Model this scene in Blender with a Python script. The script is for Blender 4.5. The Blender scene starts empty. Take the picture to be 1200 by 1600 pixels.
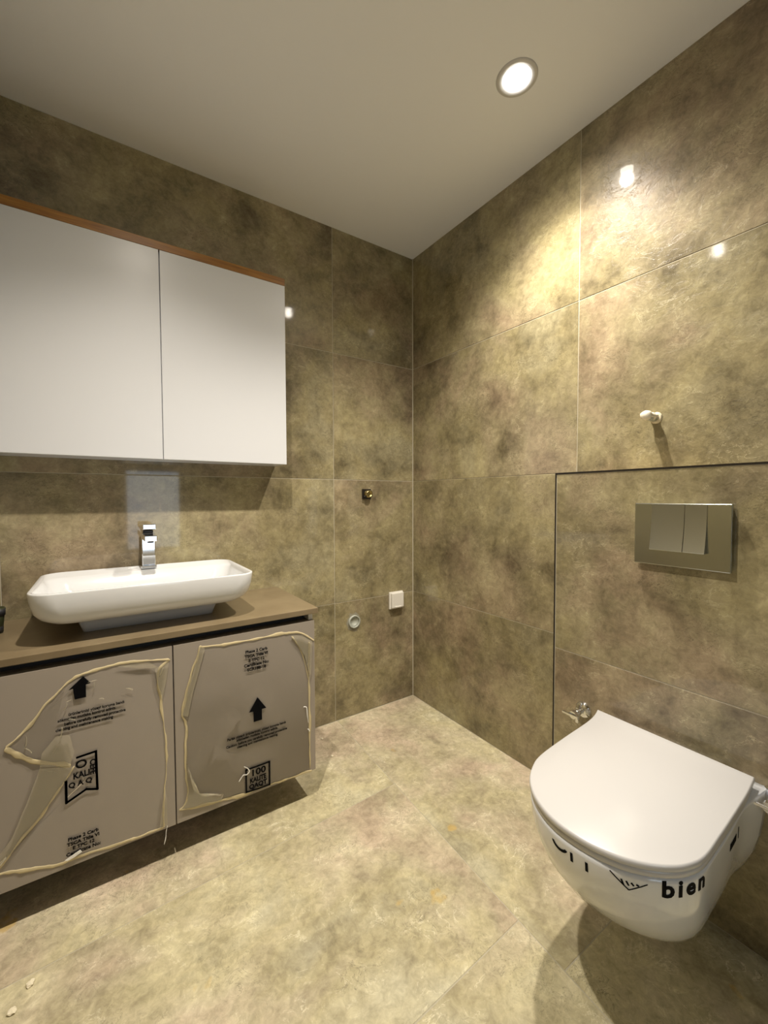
import bpy, bmesh, math, random
from mathutils import Vector, Matrix, noise
scene = bpy.context.scene
col = scene.collection

# ------------------------------------------------------------------ camera
ROOM_H = 2.362
cam_d = bpy.data.cameras.new('camera'); cam = bpy.data.objects.new('camera', cam_d); col.objects.link(cam)
cam_d.sensor_fit = 'HORIZONTAL'; cam_d.sensor_width = 36.0
cam_d.lens = 36.0 * 651.2 / 1200.0
cam_d.clip_start = 0.01
_r = Vector((0.829, -0.559, -0.0034)); _u = Vector((0.0227, 0.0276, 0.9993)); _f = Vector((0.5586, 0.8287, -0.0361))
_f.normalize(); _r = (_r - _f * _r.dot(_f)).normalized(); _u = _r.cross(_f)
cam.matrix_world = Matrix(((_r.x, _u.x, -_f.x, -1.3994), (_r.y, _u.y, -_f.y, -1.7949), (_r.z, _u.z, -_f.z, 1.0962), (0, 0, 0, 1)))
scene.camera = cam

# ------------------------------------------------------------------ world, exposure
w = bpy.data.worlds.new('sky'); scene.world = w; w.use_nodes = True
w.node_tree.nodes['Background'].inputs[0].default_value = (0.55, 0.72, 1.0, 1)
w.node_tree.nodes['Background'].inputs[1].default_value = 0.6
vs = scene.view_settings
vs.view_transform = 'Standard'; vs.look = 'None'; vs.gamma = 1.0; vs.use_curve_mapping = False
vs.exposure = 0.22
SPOT_POWER = (1.0, 0.86)            # lamp by lamp
SPOT_BEAM = ((108.0, 120, 1.0), (10.0, 157, 0.7))   # main beam and wide spill: watts, cone, blend
SPOT_COLOR = (1.0, 0.91, 0.79)
SPOT_POS = [(-0.331, -0.937), (-1.22, -0.951)]
DAY_POWER = 2.8
WIN = (-1.25, -0.76, 0.60, 1.37)      # x0,x1,z0,z1 of the window behind the camera
BACK_Y = -2.6
LEFT_X = -1.72
day = bpy.data.lights.new('window_behind_offscreen', 'AREA'); day.shape = 'RECTANGLE'; day.size = WIN[1]-WIN[0]; day.size_y = WIN[3]-WIN[2]
day.energy = DAY_POWER; day.color = (0.78, 0.90, 1.0)
dl = bpy.data.objects.new('window_behind_offscreen', day); col.objects.link(dl)
dl.location = ((WIN[0]+WIN[1])/2, BACK_Y-0.115, (WIN[2]+WIN[3])/2); dl.rotation_euler = (math.radians(90), 0, 0)

# ------------------------------------------------------------------ helpers
def link(o, parent=None):
    col.objects.link(o)
    if parent is not None: o.parent = parent
    return o
def tag(o, label=None, cat=None, group=None, kind=None):
    if label: o['label'] = label
    if cat: o['category'] = cat
    if group: o['group'] = group
    if kind: o['kind'] = kind
    return o
def empty(name, loc, label, cat, group=None):
    o = bpy.data.objects.new(name, None); col.objects.link(o); o.location = loc; o.empty_display_size = 0.05
    return tag(o, label, cat, group)
def obj(name, bm, m, parent=None, smooth=False):
    me = bpy.data.meshes.new(name)
    bmesh.ops.recalc_face_normals(bm, faces=bm.faces)
    bm.to_mesh(me); bm.free()
    return objm(name, me, m, parent, smooth)
def objm(name, me, m, parent=None, smooth=False):
    if smooth:
        for f in me.polygons: f.use_smooth = True
    me.materials.clear(); me.materials.append(m)
    o = bpy.data.objects.new(name, me); col.objects.link(o)
    if parent is not None:
        o.parent = parent
        if parent.type == 'EMPTY': o.matrix_parent_inverse = Matrix.Translation(parent.location).inverted()
    return o
def new(): return bmesh.new()
def box(bm, x0, x1, y0, y1, z0, z1, bev=0.0, seg=2):
    r = bmesh.ops.create_cube(bm, size=1.0)
    vsx = r['verts']
    for v in vsx:
        v.co = Vector((x0+(v.co.x+.5)*(x1-x0), y0+(v.co.y+.5)*(y1-y0), z0+(v.co.z+.5)*(z1-z0)))
    if bev > 0:
        es = list({e for v in vsx for e in v.link_edges})
        bmesh.ops.bevel(bm, geom=es, offset=bev, segments=seg, profile=0.5, affect='EDGES')
    return bm
def cyl(bm, p0, p1, r0, r1=None, n=20, caps=True):
    if r1 is None: r1 = r0
    p0 = Vector(p0); p1 = Vector(p1); d = (p1-p0).normalized()
    a = d.orthogonal().normalized(); b = d.cross(a)
    A = []; B = []
    for i in range(n):
        t = 2*math.pi*i/n; q = a*math.cos(t)+b*math.sin(t)
        A.append(bm.verts.new(p0+q*r0)); B.append(bm.verts.new(p1+q*r1))
    for i in range(n): bm.faces.new((A[i], A[(i+1)%n], B[(i+1)%n], B[i]))
    if caps: bm.faces.new(A[::-1]); bm.faces.new(B)
def lathe(bm, prof, c, axis, n=32, cap_end=True, cap_start=False):
    # prof: (radius, distance along axis)
    axis = Vector(axis).normalized(); a = axis.orthogonal().normalized(); b = axis.cross(a); c = Vector(c)
    rings = []
    for r, h in prof:
        rings.append([bm.verts.new(c+axis*h+(a*math.cos(2*math.pi*i/n)+b*math.sin(2*math.pi*i/n))*max(r, 1e-5)) for i in range(n)])
    for k in range(len(rings)-1):
        for i in range(n): bm.faces.new((rings[k][i], rings[k][(i+1)%n], rings[k+1][(i+1)%n], rings[k+1][i]))
    if cap_end: bm.faces.new(rings[-1])
    if cap_start: bm.faces.new(rings[0][::-1])
def loft(bm, rings, cap0=True, cap1=True):
    R = [[bm.verts.new(p) for p in r] for r in rings]
    n = len(R[0])
    for k in range(len(R)-1):
        for i in range(n): bm.faces.new((R[k][i], R[k][(i+1)%n], R[k+1][(i+1)%n], R[k+1][i]))
    if cap0: bm.faces.new(R[0][::-1])
    if cap1: bm.faces.new(R[-1])
def catmull(pts, sub=6):
    pts = [Vector(p) for p in pts]; out = []
    for i in range(len(pts)-1):
        p0 = pts[max(i-1, 0)]; p1 = pts[i]; p2 = pts[i+1]; p3 = pts[min(i+2, len(pts)-1)]
        for k in range(sub):
            t = k/sub
            out.append(0.5*((2*p1)+(-p0+p2)*t+(2*p0-5*p1+4*p2-p3)*t*t+(-p0+3*p1-3*p2+p3)*t**3))
    out.append(pts[-1]); return out
def strip(bm, pts, wid, thick, seed=0, n=8):
    # an irregular, flattened, crumpled roll of film along a path on the door plane (x,z), standing off towards -y
    rings = []; L = 0.0
    for i, p in enumerate(pts):
        if i: L += (p-pts[i-1]).length
        d = (pts[min(i+1, len(pts)-1)]-pts[max(i-1, 0)]).normalized()
        s = d.cross(Vector((0, 1, 0))).normalized()
        ka = max(0.18, 0.55+1.0*noise.noise(Vector((L*22, seed*3.1, 0)))+0.35*noise.noise(Vector((L*70, seed*1.7, 2))))
        kb = max(0.18, 0.55+1.0*noise.noise(Vector((L*22, seed*3.1, 7)))+0.35*noise.noise(Vector((L*70, seed*1.7, 9))))
        if i in (0, len(pts)-1): ka *= 0.4; kb *= 0.4
        kk = 0.5+0.9*abs(noise.noise(Vector((L*45, seed*5.3, 4))))
        ring = []
        for j in range(n):
            c, sn = math.cos(2*math.pi*j/n), math.sin(2*math.pi*j/n)
            ring.append(p+s*c*wid*(ka if c > 0 else kb)+Vector((0, -1, 0))*(sn*(1+0.5*noise.noise(Vector((L*60, j*1.3, seed))))+0.8)*thick*kk)
        rings.append(ring)
    loft(bm, rings)
def text_mesh(body, size, align='CENTER', bold=0.0, extrude=0.0002, spacing=1.0):
    c = bpy.data.curves.new('t', 'FONT'); c.body = body; c.size = size; c.align_x = align
    c.offset = bold; c.extrude = extrude; c.space_character = spacing; c.resolution_u = 3
    o = bpy.data.objects.new('t', c); col.objects.link(o)
    dg = bpy.context.evaluated_depsgraph_get(); me = bpy.data.meshes.new_from_object(o.evaluated_get(dg))
    bpy.data.objects.remove(o); bpy.data.curves.remove(c)
    return me
def text_on_door(name, body, x, z, size, parent, m, y, bold=0.0, sx=1.0, align='CENTER', rot=0.0):
    me = text_mesh(body, size, align, bold)
    cr, sr = math.cos(rot), math.sin(rot)
    for v in me.vertices:
        px, pz = v.co.x*sx, v.co.y
        v.co = Vector((x+px*cr-pz*sr, y-v.co.z, z+px*sr+pz*cr))
    return objm(name, me, m, parent)
def poly_prism(bm, pts, y0, y1):
    A = [bm.verts.new((x, y0, z)) for x, z in pts]; B = [bm.verts.new((x, y1, z)) for x, z in pts]
    n = len(A)
    bm.faces.new(A); bm.faces.new(B[::-1])
    for i in range(n): bm.faces.new((A[i], B[i], B[(i+1)%n], A[(i+1)%n]))

# ------------------------------------------------------------------ materials
def mat(name, color=(0.8, 0.8, 0.8), rough=0.5, metal=0.0, spec=0.5, coat=0.0):
    m = bpy.data.materials.new(name); m.use_nodes = True
    b = m.node_tree.nodes['Principled BSDF']
    b.inputs['Base Color'].default_value = (*color, 1); b.inputs['Roughness'].default_value = rough
    b.inputs['Metallic'].default_value = metal; b.inputs['Specular IOR Level'].default_value = spec
    b.inputs['Coat Weight'].default_value = coat; b.inputs['Coat Roughness'].default_value = 0.08
    return m
class NT:
    def __init__(s, m): s.t = m.node_tree; s.b = s.t.nodes['Principled BSDF']
    def n(s, typ, **kw):
        nd = s.t.nodes.new(typ)
        for k, v in kw.items():
            if k.startswith('i_'):
                key = k[2:]; key = int(key) if key.isdigit() else key.replace('_', ' ')
                nd.inputs[key].default_value = v
            else: setattr(nd, k, v)
        return nd
    def l(s, a, b): s.t.links.new(a, b)
    def ramp(s, fac, stops):
        r = s.t.nodes.new('ShaderNodeValToRGB'); s.l(fac, r.inputs[0])
        while len(r.color_ramp.elements) < len(stops): r.color_ramp.elements.new(0.5)
        for e, (p, c) in zip(r.color_ramp.elements, stops):
            e.position = p; e.color = (*c, 1) if len(c) == 3 else c
        return r
    def mix(s, fac, a, b, typ='MIX'):
        x = s.t.nodes.new('ShaderNodeMix'); x.data_type = 'RGBA'; x.blend_type = typ
        if hasattr(fac, 'links') or hasattr(fac, 'is_linked'): s.l(fac, x.inputs[0])
        else: x.inputs[0].default_value = fac
        for src, idx in ((a, 6), (b, 7)):
            if isinstance(src, tuple): x.inputs[idx].default_value = (*src, 1)
            else: s.l(src, x.inputs[idx])
        return x.outputs[2]
def concrete(name, dark, midc, light, stain=0.0, rough=(0.30, 0.45), coat=0.85):
    m = mat(name, midc, 0.25, 0, 0.22, coat); N = NT(m)
    N.b.inputs['Coat Roughness'].default_value = 0.045
    geo = N.n('ShaderNodeTexCoord'); info = N.n('ShaderNodeObjectInfo')
    mul = N.n('ShaderNodeVectorMath', operation='SCALE'); N.l(geo.outputs['Object'], mul.inputs[0]); mul.inputs['Scale'].default_value = 1.0
    comb = N.n('ShaderNodeCombineXYZ'); 
    for k, f in enumerate((17.0, 31.0, 53.0)):
        mm = N.n('ShaderNodeMath', operation='MULTIPLY'); N.l(info.outputs['Random'], mm.inputs[0]); mm.inputs[1].default_value = f; N.l(mm.outputs[0], comb.inputs[k])
    add = N.n('ShaderNodeVectorMath', operation='ADD'); N.l(mul.outputs[0], add.inputs[0]); N.l(comb.outputs[0], add.inputs[1])
    P = add.outputs[0]
    n1 = N.n('ShaderNodeTexNoise', i_Scale=3.4, i_Detail=8.0, i_Roughness=0.62, i_Distortion=0.25); N.l(P, n1.inputs['Vector'])
    n2 = N.n('ShaderNodeTexNoise', i_Scale=8.0, i_Detail=10.0, i_Roughness=0.72, i_Distortion=0.35); N.l(P, n2.inputs['Vector'])
    n3 = N.n('ShaderNodeTexNoise', i_Scale=46.0, i_Detail=6.0, i_Roughness=0.7, i_Distortion=0.6); N.l(P, n3.inputs['Vector'])
    # broken ridges: stretched, strongly distorted noise
    mp = N.n('ShaderNodeMapping'); mp.inputs['Scale'].default_value = (1.0, 1.0, 1.9); N.l(P, mp.inputs['Vector'])
    n4 = N.n('ShaderNodeTexNoise', i_Scale=11.0, i_Detail=6.0, i_Roughness=0.62, i_Distortion=1.2); N.l(mp.outputs[0], n4.inputs['Vector'])
    base = N.ramp(n1.outputs['Fac'], [(0.36, dark), (0.50, midc), (0.66, light)])
    mid2 = N.ramp(n2.outputs['Fac'], [(0.33, tuple(c*0.62 for c in dark)), (0.47, midc), (0.64, light)])
    c = N.mix(0.45, base.outputs[0], mid2.outputs[0])
    # slow drift between olive, mauve-brown and grey
    n6 = N.n('ShaderNodeTexNoise', i_Scale=2.2, i_Detail=4.0, i_Roughness=0.6, i_Distortion=0.3)
    of = N.n('ShaderNodeVectorMath', operation='ADD'); N.l(P, of.inputs[0]); of.inputs[1].default_value = (5.2, 9.1, 3.3); N.l(of.outputs[0], n6.inputs['Vector'])
    hue = N.ramp(n6.outputs['Fac'], [(0.36, (1.04, 0.93, 0.96)), (0.47, (1.0, 0.97, 0.93)), (0.55, (1.0, 0.98, 0.86)), (0.66, (0.95, 0.96, 0.94))])
    c = N.mix(1.0, c, hue.outputs[0], 'MULTIPLY')
    fine = N.ramp(n3.outputs['Fac'], [(0.3, (0.74, 0.73, 0.71)), (0.7, (1.18, 1.18, 1.16))])
    c = N.mix(1.0, c, fine.outputs[0], 'MULTIPLY')
    vein = N.ramp(n4.outputs['Fac'], [(0.488, (0, 0, 0)), (0.498, (1, 1, 1)), (0.502, (1, 1, 1)), (0.512, (0, 0, 0))])
    msk = N.ramp(n2.outputs['Fac'], [(0.50, (0, 0, 0)), (0.60, (0.55, 0.55, 0.55))])
    vm = N.n('ShaderNodeMath', operation='MULTIPLY'); N.l(vein.outputs[0], vm.inputs[0]); N.l(msk.outputs[0], vm.inputs[1])
    c = N.mix(vm.outputs[0], c, tuple(min(1, x*1.35) for x in light))
    n7 = N.n('ShaderNodeTexNoise', i_Scale=24.0, i_Detail=5.0, i_Roughness=0.6, i_Distortion=1.8); N.l(mp.outputs[0], n7.inputs['Vector'])
    scr = N.ramp(n7.outputs['Fac'], [(0.486, (0, 0, 0)), (0.497, (1, 1, 1)), (0.503, (1, 1, 1)), (0.514, (0, 0, 0))])
    n8 = N.n('ShaderNodeTexNoise', i_Scale=5.0, i_Detail=3.0, i_Roughness=0.6); N.l(of.outputs[0], n8.inputs['Vector'])
    smk = N.ramp(n8.outputs['Fac'], [(0.52, (0, 0, 0)), (0.62, (0.6, 0.6, 0.6))])
    sm = N.n('ShaderNodeMath', operation='MULTIPLY'); N.l(scr.outputs[0], sm.inputs[0]); N.l(smk.outputs[0], sm.inputs[1])
    c = N.mix(sm.outputs[0], c, tuple(x*0.45 for x in dark))
    if stain > 0:
        n5 = N.n('ShaderNodeTexNoise', i_Scale=7.0, i_Detail=3.0, i_Roughness=0.5); N.l(geo.outputs['Object'], n5.inputs['Vector'])
        st = N.ramp(n5.outputs['Fac'], [(0.70, (0, 0, 0)), (0.73, (stain, stain, stain))])
        c = N.mix(st.outputs[0], c, (0.55, 0.36, 0.08))
    N.l(c, N.b.inputs['Base Color'])
    rr = N.n('ShaderNodeMapRange'); N.l(n2.outputs['Fac'], rr.inputs[0]); rr.inputs[1].default_value = 0.3; rr.inputs[2].default_value = 0.7
    rr.inputs[3].default_value = rough[0]; rr.inputs[4].default_value = rough[1]; N.l(rr.outputs[0], N.b.inputs['Roughness'])
    hs = N.n('ShaderNodeMath', operation='MULTIPLY_ADD'); N.l(vein.outputs[0], hs.inputs[0]); hs.inputs[1].default_value = 0.35; N.l(n3.outputs['Fac'], hs.inputs[2])
    bp = N.n('ShaderNodeBump', i_Strength=0.22, i_Distance=0.004); N.l(hs.outputs[0], bp.inputs['Height']); N.l(bp.outputs[0], N.b.inputs['Normal'])
    bc = N.n('ShaderNodeBump', i_Strength=0.006, i_Distance=0.004); N.l(n2.outputs['Fac'], bc.inputs['Height']); N.l(bc.outputs[0], N.b.inputs['Coat Normal'])
    return m
M = {}
M['tile'] = concrete('stone_tile', (0.110, 0.090, 0.055), (0.285, 0.248, 0.154), (0.44, 0.392, 0.250))
M['floor_tile'] = concrete('stone_floor_tile', (0.32, 0.285, 0.197), (0.495, 0.450, 0.318), (0.68, 0.637, 0.475), stain=0.55, rough=(0.40, 0.55), coat=0.12)
M['grout'] = mat('grout', (0.46, 0.42, 0.32), 0.85)
M['paint'] = mat('ceiling_paint', (0.91, 0.93, 0.97), 0.75, 0, 0.3)
M['white_ceramic'] = mat('white_ceramic', (0.72, 0.735, 0.75), 0.10, 0, 0.5, 0.4)
M['white_seat'] = mat('white_seat_plastic', (0.56, 0.555, 0.55), 0.28)
M['white_gloss'] = mat('white_lacquer', (0.655, 0.672, 0.70), 0.32)
M['white_plastic'] = mat('white_plastic', (0.78, 0.75, 0.68), 0.35)
M['chrome'] = mat('chrome', (0.82, 0.83, 0.85), 0.05, 1.0)
M['satin'] = mat('satin_chrome', (0.50, 0.52, 0.49), 0.20, 1.0)
M['button'] = mat('brushed_button', (0.40, 0.41, 0.37), 0.30, 1.0)
M['dark_metal'] = mat('dark_metal_trim', (0.035, 0.030, 0.026), 0.3, 0.6)
M['black'] = mat('black_plastic', (0.022, 0.022, 0.024), 0.5)
M['carcass'] = mat('taupe_board', (0.28, 0.245, 0.205), 0.5)
M['ink'] = mat('black_ink', (0.004, 0.004, 0.005), 0.6, 0, 0.05)
M['brass'] = mat('brass', (0.45, 0.36, 0.16), 0.28, 1.0)
M['tape'] = mat('white_thread_tape', (0.80, 0.74, 0.60), 0.6)
M['grey_pipe'] = mat('grey_pipe', (0.42, 0.44, 0.38), 0.5)
M['crumb'] = mat('plaster_crumb', (0.75, 0.68, 0.50), 0.9)
M['patch'] = mat('grey_plaster', (0.30, 0.28, 0.21), 0.9)
M['cup'] = mat('dark_green_plastic', (0.035, 0.04, 0.016), 0.4)
def doormat():
    m = mat('taupe_lacquer', (0.33, 0.29, 0.245), 0.30, 0, 0.5); return m
M['door'] = doormat()
def countertop():
    m = mat('worktop_laminate', (0.24, 0.19, 0.125), 0.3); N = NT(m)
    tc = N.n('ShaderNodeTexCoord'); nz = N.n('ShaderNodeTexNoise', i_Scale=6.0, i_Detail=6.0, i_Roughness=0.6); N.l(tc.outputs['Object'], nz.inputs['Vector'])
    r = N.ramp(nz.outputs['Fac'], [(0.35, (0.175, 0.132, 0.076)), (0.65, (0.235, 0.182, 0.108))]); N.l(r.outputs[0], N.b.inputs['Base Color'])
    return m
M['worktop'] = countertop()
def wood():
    m = mat('walnut_veneer', (0.24, 0.10, 0.022), 0.4); N = NT(m)
    tc = N.n('ShaderNodeTexCoord'); mp = N.n('ShaderNodeMapping'); mp.inputs['Scale'].default_value = (2.0, 30.0, 30.0); N.l(tc.outputs['Object'], mp.inputs[0])
    nz = N.n('ShaderNodeTexNoise', i_Scale=3.0, i_Detail=6.0, i_Roughness=0.6, i_Distortion=0.6); N.l(mp.outputs[0], nz.inputs['Vector'])
    r = N.ramp(nz.outputs['Fac'], [(0.3, (0.20, 0.085, 0.014)), (0.7, (0.42, 0.20, 0.035))]); N.l(r.outputs[0], N.b.inputs['Base Color'])
    return m
M['wood'] = wood()
def film(name, tint, a_diff, a_gloss):
    m = bpy.data.materials.new(name); m.use_nodes = True; t = m.node_tree; t.nodes.clear()
    out = t.nodes.new('ShaderNodeOutputMaterial'); tr = t.nodes.new('ShaderNodeBsdfTransparent'); df = t.nodes.new('ShaderNodeBsdfDiffuse'); gl = t.nodes.new('ShaderNodeBsdfGlossy')
    df.inputs[0].default_value = (*tint, 1); gl.inputs['Roughness'].default_value = 0.12; gl.inputs[0].default_value = (1, 1, 1, 1)
    a = t.nodes.new('ShaderNodeMixShader'); a.inputs[0].default_value = a_diff
    b = t.nodes.new('ShaderNodeMixShader')
    lw = t.nodes.new('ShaderNodeLayerWeight'); lw.inputs[0].default_value = a_gloss
    t.links.new(tr.outputs[0], a.inputs[1]); t.links.new(df.outputs[0], a.inputs[2])
    t.links.new(lw.outputs['Fresnel'], b.inputs[0]); t.links.new(a.outputs[0], b.inputs[1]); t.links.new(gl.outputs[0], b.inputs[2])
    nz = t.nodes.new('ShaderNodeTexNoise'); nz.inputs['Scale'].default_value = 14.0; nz.inputs['Detail'].default_value = 2.0; nz.inputs['Distortion'].default_value = 1.0
    tc = t.nodes.new('ShaderNodeTexCoord'); t.links.new(tc.outputs['Object'], nz.inputs['Vector'])
    bp = t.nodes.new('ShaderNodeBump'); bp.inputs['Strength'].default_value = 0.12; bp.inputs['Distance'].default_value = 0.01
    t.links.new(nz.outputs['Fac'], bp.inputs['Height']); t.links.new(bp.outputs[0], gl.inputs['Normal'])
    t.links.new(b.outputs[0], out.inputs[0]); return m
M['film'] = film('clear_film', (0.62, 0.60, 0.55), 0.04, 0.03)
M['film_fold'] = film('folded_film', (0.72, 0.66, 0.48), 0.26, 0.10)
M['film_edge'] = film('rolled_film_edge', (0.86, 0.74, 0.46), 0.62, 0.10)
M['film_white'] = film('film_scrap', (0.95, 0.94, 0.90), 0.92, 0.1)
def emit(name, c, s):
    m = bpy.data.materials.new(name); m.use_nodes = True; t = m.node_tree; t.nodes.clear()
    o = t.nodes.new('ShaderNodeOutputMaterial'); e = t.nodes.new('ShaderNodeEmission'); e.inputs[0].default_value = (*c, 1); e.inputs[1].default_value = s
    t.links.new(e.outputs[0], o.inputs[0]); return m
M['lens'] = emit('lit_lamp_lens', (1.0, 0.93, 0.82), 16.0)
M['ring'] = mat('lamp_ring', (0.62, 0.62, 0.62), 0.4, 0.0)
M['reflector'] = mat('lamp_reflector', (0.40, 0.40, 0.39), 0.4, 0.0)
M['glass'] = film('window_glass', (0.8, 0.9, 1.0), 0.04, 0.08)
M['frame'] = mat('window_frame', (0.7, 0.7, 0.68), 0.4)

# ------------------------------------------------------------------ structure
G = 0.0013      # half joint
T = 0.010       # tile thickness
Z = [0.0, 0.5808, 1.1808, 1.7808, ROOM_H]
def struct(name, bm, m):
    o = obj(name, bm, m); o['kind'] = 'structure'; return o
def tile_y(parent, x0, x1, z0, z1, y, d):       # on a wall of constant y; d=-1 faces -y
    b = new(); box(b, x0+G, x1-G, min(y, y-d*T), max(y, y-d*T), z0+G, z1-G, 0.0009, 1); obj('tile', b, M['tile'], parent)
def tile_x(parent, y0, y1, z0, z1, x, d):
    b = new(); box(b, min(x, x-d*T), max(x, x-d*T), y0+G, y1-G, z0+G, z1-G, 0.0009, 1); obj('tile', b, M['tile'], parent)
TH = 0.12
# wall with vanity (y = 0)
b = new(); box(b, LEFT_X-TH, TH, 0.0012, TH, -0.1, ROOM_H); wall_back = struct('wall_back', b, M['grout'])
for x0, x1 in ((-0.4786, -0.001), (-1.6786, -0.4786), (LEFT_X, -1.6786)):
    for k in range(4): tile_y(wall_back, x0, x1, Z[k], Z[k+1], 0.0, -1)
# wall with toilet (x = 0)
b = new(); box(b, 0.0012, TH, BACK_Y-TH, 0.0012, -0.1, ROOM_H); wall_right = struct('wall_right', b, M['grout'])
for y0, y1 in ((-0.9457, -0.001), (-2.1457, -0.9457), (BACK_Y, -2.1457)):
    for k in range(4): tile_x(wall_right, y0, y1, Z[k], Z[k+1], 0.0, -1)
# left wall
b = new(); box(b, LEFT_X-TH, LEFT_X-0.0012, BACK_Y-TH, 0.0012, -0.1, ROOM_H); wall_left = struct('wall_left', b, M['grout'])
for y0, y1 in ((-1.2, -0.001), (-2.4, -1.2), (BACK_Y, -2.4)):
    for k in range(4): tile_x(wall_left, y0, y1, Z[k], Z[k+1], LEFT_X, 1)
# wall behind the camera, with a window
b = new()
for q in ((LEFT_X, WIN[0], 0, ROOM_H), (WIN[1], 0, 0, ROOM_H), (WIN[0], WIN[1], 0, WIN[2]), (WIN[0], WIN[1], WIN[3], ROOM_H)):
    box(b, q[0], q[1], BACK_Y-TH, BACK_Y-0.0012, q[2], q[3])
wall_front = struct('wall_front', b, M['grout'])
for q in ((LEFT_X, WIN[0], 0, 0.5808), (WIN[0], WIN[1], 0, 0.5808), (WIN[1], -0.001, 0, 0.5808),
          (LEFT_X, WIN[0], 0.5808, 1.37), (WIN[1], -0.001, 0.60, 1.37),
          (LEFT_X, WIN[0], 1.37, ROOM_H), (WIN[0], WIN[1], 1.37, ROOM_H), (WIN[1], -0.001, 1.37, ROOM_H)):
    tile_y(wall_front, q[0], q[1], q[2], q[3], BACK_Y, 1)
wf = new()
for q in ((WIN[0], WIN[0]+.03, WIN[2], WIN[3]), (WIN[1]-.03, WIN[1], WIN[2], WIN[3]), (WIN[0], WIN[1], WIN[2], WIN[2]+.03), (WIN[0], WIN[1], WIN[3]-.03, WIN[3])):
    box(wf, q[0], q[1], BACK_Y-.07, BACK_Y-.02, q[2], q[3])
win = struct('window_1', wf, M['frame'])
b = new(); box(b, WIN[0]+.03, WIN[1]-.03, BACK_Y-.05, BACK_Y-.045, WIN[2]+.03, WIN[3]-.03); obj('pane', b, M['glass'], win)

# floor: slab of grout with large tiles set in it
b = new(); box(b, LEFT_X-TH, TH, BACK_Y-TH, TH, -0.1, -0.0012); floor = struct('floor', b, M['grout'])
def jx(y): return -0.470-0.055*(-y)            # the joint runs slightly out of square
def floor_tile(c):                              # four corners (x,y), counter-clockwise
    bm = new(); cx = sum(p[0] for p in c)/4; cy = sum(p[1] for p in c)/4
    A = []; B = []
    for x, y in c:
        x += G*(1 if x < cx else -1); y += G*(1 if y < cy else -1)
        A.append(bm.verts.new((x, y, -0.010))); B.append(bm.verts.new((x, y, 0.0)))
    bm.faces.new(A[::-1]); top = bm.faces.new(B)
    for i in range(4): bm.faces.new((A[i], A[(i+1)%4], B[(i+1)%4], B[i]))
    bmesh.ops.bevel(bm, geom=list(top.edges), offset=0.0009, segments=1, affect='EDGES')
    obj('tile', bm, M['floor_tile'], floor)
def jy(k, x): return (-0.525-0.6*k)+0.045*(x+0.5)
R0 = 0.0
for y0, y1 in ((-1.26, -0.002), (-2.46, -1.26), (BACK_Y, -2.46)):
    floor_tile([(jx(y0), y0), (R0, y0), (R0, y1), (jx(y1), y1)])
LX = LEFT_X
rows = [(-0.002, -0.002)]
for k in range(4): rows.append((jy(k, LX), jy(k, -0.5)))
rows.append((BACK_Y, BACK_Y))
for k in range(5):
    (yl1, yr1), (yl0, yr0) = rows[k], rows[k+1]
    floor_tile([(LX, yl0), (jx(yr0), yr0), (jx(yr1), yr1), (LX, yl1)])

# ceiling with two round cut-outs for the downlights
cu = bpy.data.curves.new('c', 'CURVE'); cu.dimensions = '2D'; cu.fill_mode = 'BOTH'; cu.extrude = 0.03
sp = cu.splines.new('POLY'); pts = [(LEFT_X-TH, BACK_Y-TH), (TH, BACK_Y-TH), (TH, TH), (LEFT_X-TH, TH)]; sp.points.add(3); sp.use_cyclic_u = True
for q, (x, y) in zip(sp.points, pts): q.co = (x, y, 0, 1)
HOLE = 0.046
for lx, ly in SPOT_POS:
    sp = cu.splines.new('POLY'); sp.points.add(39); sp.use_cyclic_u = True
    for i, q in enumerate(sp.points): q.co = (lx+HOLE*math.cos(2*math.pi*i/40), ly+HOLE*math.sin(2*math.pi*i/40), 0, 1)
co = bpy.data.objects.new('c', cu); col.objects.link(co)
me = bpy.data.meshes.new_from_object(co.evaluated_get(bpy.context.evaluated_depsgraph_get()))
bpy.data.objects.remove(co)
for v in me.vertices: v.co.z += ROOM_H+0.03
ceiling = objm('ceiling', me, M['paint']); ceiling['kind'] = 'structure'

# boxed-in half wall behind the toilet
LEDGE_X, LEDGE_Y, LEDGE_Z = -0.128, -0.948, 1.174
b = new(); box(b, LEDGE_X+0.0012, 0.0, BACK_Y, LEDGE_Y-0.0012, 0, LEDGE_Z-0.0012); ledge = struct('wall_ledge', b, M['grout'])
for y0, y1 in ((-2.148, LEDGE_Y-0.004), (BACK_Y, -2.148)):
    for z0, z1 in ((0, Z[1]), (Z[1], LEDGE_Z-0.004)): tile_x(ledge, y0, y1, z0, z1, LEDGE_X, -1)
b = new(); box(b, LEDGE_X+0.006, -0.0005, BACK_Y, LEDGE_Y-0.006, LEDGE_Z-0.008, LEDGE_Z, 0.0008, 1); obj('tile', b, M['tile'], ledge)
b = new(); box(b, LEDGE_X+0.006, -0.0005, LEDGE_Y-0.008, LEDGE_Y, 0.0, LEDGE_Z-0.006, 0.0008, 1); obj('tile', b, M['tile'], ledge)
b = new(); box(b, LEDGE_X-0.001, LEDGE_X+0.005, BACK_Y, LEDGE_Y+0.001, LEDGE_Z-0.004, LEDGE_Z+0.001)
tr = struct('trim_1', b, M['dark_metal'])
b = new(); box(b, LEDGE_X-0.001, LEDGE_X+0.005, LEDGE_Y-0.003, LEDGE_Y+0.001, 0, LEDGE_Z-0.004)
tr = struct('trim_2', b, M['dark_metal'])
# silicone bead in the corner
b = new(); cyl(b, (-0.0005, -0.0005, 0), (-0.0005, -0.0005, ROOM_H), 0.0032, n=8); struct('trim_3', b, M['grout'])

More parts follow.
